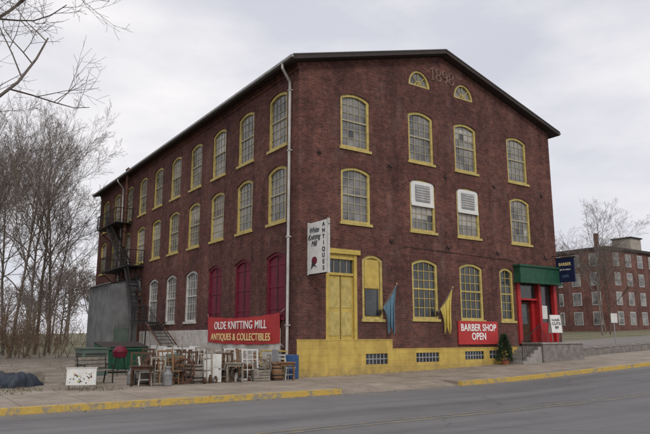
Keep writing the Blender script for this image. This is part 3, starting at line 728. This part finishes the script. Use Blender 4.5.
b.build('dumpster',None,(-4.6,7.6,0),.05)
b=MB(); b.lathe([(.0,.7),(.25,.75),(.3,.95)],18,'maroon'); b.lathe([(.3,.96),(.28,1.05),(.15,1.18),(.02,1.2)],18,'maroon')
for a in (0,2.1,4.2): b.tube([(.15*math.cos(a),.15*math.sin(a),.78),(.32*math.cos(a),.32*math.sin(a),0)],.015,5,'iron')
b.build('kettle_barbecue',None,(-5.4,5.0,0))
def asign(name,loc,rot,w=.6,h=.95,k='white',body=None):
    e=empty(name,loc); e.rotation_euler=(0,0,rot); b=MB()
    for s in (-1,1):
        pts=[(-w/2,s*.19,h*.35),(w/2,s*.19,h*.35),(w/2,s*.02,h),(-w/2,s*.02,h)]
        b.face(pts,k); b.face([(p[0],p[1]-s*.02,p[2]) for p in pts],k)
        for x in (-w/2,w/2): b.beam((x,s*.29,0),(x,s*.02,h+.02),.03,'woodg')
    b.build('boards',e)
    if body: text('lettering',body,.19,(0,-.13,h*.68),(R(76),0,0),'text_k',e,.0)
asign('sandwich_board_sign',(15.2,-.85,1.27),-.5,.6,1.4,'white','HAIR\nCUTS\n$8')
def signpost(name,loc,h,w,hh,k,rot=0,body=None):
    e=empty(name,loc); e.rotation_euler=(0,0,rot); b=MB(); b.tube([(0,0,0),(0,0,h)],.035,6,'gutter'); b.box(-w/2,w/2,-.07,-.04,h-hh,h+.03,k)
    b.build('post_and_plate',e)
signpost('street_sign',(27,3.0,gz(27)),2.3,.45,.6,'white',-.5)
signpost('direction_sign',(40,7,gz(40)),2.2,.9,.5,'green',-.5)
b=MB()
for a in range(18,30):
    b.box(a+.003,a+.997,.2,.55,gz(a)-.3,gz(a)+.4,'stone'); b.box(a-.02+.03,a+.99,.17,.58,gz(a)+.403,gz(a)+.46,'concrete')
b.build('retaining_wall')
def car(name,loc,rot,k):
    b=MB()
    prof=[(-2.15,.35),(-2.2,.75),(-1.95,.9),(-1.5,.95),(-.95,1.38),(.6,1.42),(1.25,.98),(2.0,.85),(2.2,.65),(2.18,.32)]
    ws=[.78,.82,.82,.82,.62,.62,.8,.8,.76,.78]
    for y in (1,-1): b.face([(x,y*w,z) for (x,z),w in zip(prof,ws)],k)
    for i in range(len(prof)-1):
        (x0,z0),(x1,z1)=prof[i],prof[i+1]
        kk='glassd' if i in (3,5) else k
        b.face([(x0,-ws[i],z0),(x0,ws[i],z0),(x1,ws[i+1],z1),(x1,-ws[i+1],z1)],kk)
    for y in (1,-1):
        b.face([(-1.35,y*.8,.98),(-.9,y*.665,1.32),(.5,y*.665,1.35),(1.05,y*.8,1.0)],'glassd')
        for x in (-1.35,1.35): b.tube([(x,y*.62,.32),(x,y*.84,.32)],.32,16,'iron'); b.tube([(x,y*.84,.32),(x,y*.85,.32)],.18,12,'gutter')
    return b.build(name,None,loc,rot)
car('parked_car',(52,10,gz(52)),.1,'maroon')
# ------------------------------------------------------------------ background buildings
bg=empty('distant_brick_building',(0,0,0)); b=MB()
z0=gz(68)-.5; top=13.6
b.box(68,112,28,44,z0,top,'brickbg'); b.box(67.7,112.3,27.7,44.3,top,top+.4,'trim')
Pb=lambda a,z,d:(a,28-d,z); Pc=lambda a,z,d:(68-d,a,z)
for fl in range(4):
    zb=3.2+fl*2.75
    for i in range(14):
        a=69.8+i*3.1
        b.box(a-.1,a+1.3,zb-.1,zb+1.75,.02,.06,'dullwhite',Pb); b.box(a,a+1.2,zb,zb+1.65,.03,.075,'glass',Pb); b.box(a,a+1.2,zb+.8,zb+.86,.05,.09,'dullwhite',Pb)
    for i in range(5):
        a=29.3+i*3; b.box(a-.1,a+1.3,zb-.1,zb+1.75,.02,.06,'dullwhite',Pc); b.box(a,a+1.2,zb,zb+1.65,.03,.075,'glass',Pc)
b.box(80,83,31,34,top+.4,top+3,'tan'); b.box(79.8,83.2,30.8,34.2,top+3,top+3.2,'roof'); b.tube([(74,33,top),(74,33,top+3.4)],.35,8,'brickbg')
b.build('body',bg)
for (x,y,w,d,h,k) in ((-18,75,10,8,4.5,'tan'),(-38,95,12,9,5,'dullwhite')):
    b=MB(); b.box(x,x+w,y,y+d,-.2,h,k); 
    b.face([(x-.4,y-.4,h),(x+w+.4,y-.4,h),(x+w+.4,y+d/2,h+2.5),(x-.4,y+d/2,h+2.5)],'brownroof'); b.face([(x-.4,y+d+.4,h),(x+w+.4,y+d+.4,h),(x+w+.4,y+d/2,h+2.5),(x-.4,y+d/2,h+2.5)],'brownroof')
    b.face([(x,y,h),(x,y+d,h),(x,y+d/2,h+2.4)],k); b.face([(x+w,y,h),(x+w,y+d,h),(x+w,y+d/2,h+2.4)],k)
    for i in range(3): b.box(x+1+i*3,x+2+i*3,y-.05,y-.002,1,2.5,'glassd')
    b.build('distant_house')
# ------------------------------------------------------------------ trees
def grow(b,rnd,p,d,L,r,lv,mx,nch,k,up=.06,spread=(25,60),rmin=.008,f0=.35):
    ns=5 if lv<2 else (4 if lv<mx else 2)
    pts=[Vector(p)]; dirs=[d]
    for i in range(ns):
        j=.10 if lv==0 else .22
        d=(d+Vector((rnd.uniform(-j,j),rnd.uniform(-j,j),rnd.uniform(-j,j)+up))).normalized()
        pts.append(pts[-1]+d*L/ns); dirs.append(d)
    rad=[max(r*(1-.6*i/ns),rmin) for i in range(ns+1)]
    b.tube(pts,rad,7 if lv==0 else (5 if lv==1 else 3),k,False)
    if lv>=mx: return
    n=nch[lv]
    for c in range(n):
        f=(f0 if lv==0 else .22)+(.78 if lv else 1-f0)*(c+rnd.random()*.8)/n
        f=min(f,.99); x=f*ns; i=int(x); q=pts[i].lerp(pts[i+1],x-i); dd=dirs[i+1]
        ax=dd.orthogonal().normalized(); ax=Matrix.Rotation(rnd.uniform(0,6.283),3,dd)@ax
        nd=Matrix.Rotation(R(rnd.uniform(*spread)),3,ax)@dd
        rl=rad[i]*(.62 if lv else .5)
        grow(b,rnd,q,nd,L*rnd.uniform(.42,.66)*(1.15-.45*f),max(rl,rmin),lv+1,mx,nch,k,up,spread,rmin)
def treemesh(seed,h,r,k,nch=(10,6,5,4,2),mx=5,up=.06,spread=(20,48),rmin=.009,f0=.35):
    b=MB(); rnd=random.Random(seed)
    grow(b,rnd,Vector((0,0,-.2)),Vector((rnd.uniform(-.06,.06),rnd.uniform(-.06,.06),1)).normalized(),h*.92,r,0,mx,nch,k,up,spread,rmin,f0)
    return b
protos=[]
for i,(sd,h,r,k) in enumerate(((11,18,.19,'bark'),(23,19,.17,'bark2'),(5,17,.15,'bark'))):
    o=treemesh(sd,h,r,k).build('bare_tree'); protos.append(o)
pos=[(-6,30,.74),(-4.2,34,.86),(-10.5,35,.8),(-2.8,39,.95),(-7.5,42,.95),(-14,42,.95),(-.5,45,.95),(-11.5,49,1.0),(-17,48,.95),(-5,52,1.0),(-8.6,30.5,.66),(-3,33.5,.7),(-9,38,.9),(-5.5,37,.85)]
for i,(s,t,sc) in enumerate(pos):
    if i<3: o=protos[i]
    else:
        o=bpy.data.objects.new('bare_tree',protos[i%3].data); scene.collection.objects.link(o)
    o.location=(s,t,0); o.rotation_euler=(0,0,i*1.7); o.scale=(sc*.85,sc*.85,sc)
treemesh(42,19.5,.30,'bark2',nch=(11,6,5,4,2),spread=(32,58),up=.07,rmin=.008,f0=.52).build('bare_tree',None,(-13.6,8.2,0),2.2)
for i,(s,t,sc) in enumerate(((52,19.5,.62),(56,21,.55),(47,27,.6),(60,24,.5),(44,31,.6))):
    o=bpy.data.objects.new('bare_tree',protos[(i+1)%3].data); scene.collection.objects.link(o)
    o.location=(s,t,gz(s)); o.rotation_euler=(0,0,i*2.3+1); o.scale=(sc*1.15,sc*1.15,sc)
b=MB(); rnd=random.Random(9)
for i in range(170):
    s=rnd.uniform(-26,-1.5); t=rnd.uniform(27,46)
    for j in range(2):
        grow(b,rnd,Vector((s,t,0)),Vector((rnd.uniform(-.5,.5),rnd.uniform(-.5,.5),1)).normalized(),rnd.uniform(1.2,3.6),.03,1,3,(0,6,4),'brush',.03,(20,60),.009)
b.build('undergrowth')
b=MB(); rnd=random.Random(19)
for i in range(170):
    if i<120: s=rnd.uniform(-110,20); t=rnd.uniform(75,125)
    else: s=rnd.uniform(112,210); t=rnd.uniform(20,140)
    h=rnd.uniform(7,12)
    grow(b,rnd,Vector((s,t,gz(s)-.2)),Vector((0,0,1)),h,.2,0,3,(9,6,4),'bark2',.05,(25,60),.03)
b.build('distant_trees')
b=MB(); rnd=random.Random(29)
for i in range(7000):
    s=rnd.uniform(-16,-2.2); t=rnd.uniform(-1.8,.8) if i%2 else rnd.uniform(.8,28)
    if s>-7.0 and t<4: continue
    if math.sin(s*1.7+t)*math.cos(t*1.3-s*.6)+rnd.uniform(-.5,.5)<0: continue
    h=rnd.uniform(.03,.11); a=rnd.uniform(0,6.28); dx,dy=math.cos(a)*.012,math.sin(a)*.012
    b.face([(s-dx,t-dy,0),(s+dx,t+dy,0),(s+rnd.uniform(-.06,.06),t+rnd.uniform(-.06,.06),h)],rnd.choice(['brush','leafg','brush']))
b.build('grass_tufts')
b=MB(); rnd=random.Random(31)
for i in range(900):
    s=rnd.uniform(-14,20); t=rnd.choice([rnd.gauss(-5.5,.12),rnd.gauss(-.35,.15),rnd.uniform(-5,-.2)])
    if t>-.09: continue
    z=(gz(s)-.128) if t<-5.32 else (gz(s)+max(gt(t),-.14)+.02 if -1.7<s<3.5 else gz(s)+.022)
    r0=rnd.uniform(.015,.04); a=rnd.uniform(0,6.28)
    b.face([(s+r0*math.cos(a+q),t+r0*.7*math.sin(a+q),z+rnd.uniform(0,.012)) for q in (0,1.6,3.1,4.7)],rnd.choice(['brush','woodd','brush','dullwhite']))
b.build('leaf_litter')
# ------------------------------------------------------------------ camera, light, world
cam=bpy.data.cameras.new('camera'); co=bpy.data.objects.new('camera',cam); scene.collection.objects.link(co); scene.camera=co
co.location=(-13.08,-21.09,1.6); co.rotation_euler=(R(90+10.86),0,R(-34.31))
cam.sensor_width=36; cam.lens=620/650*36; cam.clip_end=3000; cam.clip_start=.1
sun=bpy.data.lights.new('sun','SUN'); so=bpy.data.objects.new('sun',sun); scene.collection.objects.link(so)
el,az=42,200
sun.energy=1.3; sun.angle=R(14); sun.color=(1,.95,.88)
d=Vector((math.sin(R(az))*math.cos(R(el)),math.cos(R(az))*math.cos(R(el)),math.sin(R(el))))
so.rotation_euler=d.to_track_quat('Z','Y').to_euler()
w=bpy.data.worlds.new('World'); scene.world=w; w.use_nodes=True; nt=w.node_tree; N=nt.nodes;L=nt.links
bgN=N['Background']; sky=N.new('ShaderNodeTexSky'); sky.sky_type='NISHITA'; sky.sun_disc=False; sky.sun_elevation=R(el); sky.sun_rotation=R(az)
tc=N.new('ShaderNodeTexCoord'); mp=N.new('ShaderNodeMapping'); mp.inputs['Scale'].default_value=(1,1,2.6); L.new(tc.outputs['Generated'],mp.inputs['Vector'])
f=noise(nt,mp.outputs[0],2.2,7,.55)
cl=ramp(nt,f,.36,.64,(6.9,7.0,7.75,1),(9.9,9.65,9.7,1))
f2=noise(nt,mp.outputs[0],1.1,3,.5); 
c=mix(nt,sky.outputs[0],cl,ramp(nt,f2,.25,.5,(.84,.84,.84,1),(.97,.97,.97,1)))
L.new(c,bgN.inputs['Color']); bgN.inputs['Strength'].default_value=.1
scene.view_settings.view_transform='Standard'; scene.view_settings.look='None'; scene.view_settings.exposure=0; scene.view_settings.gamma=1
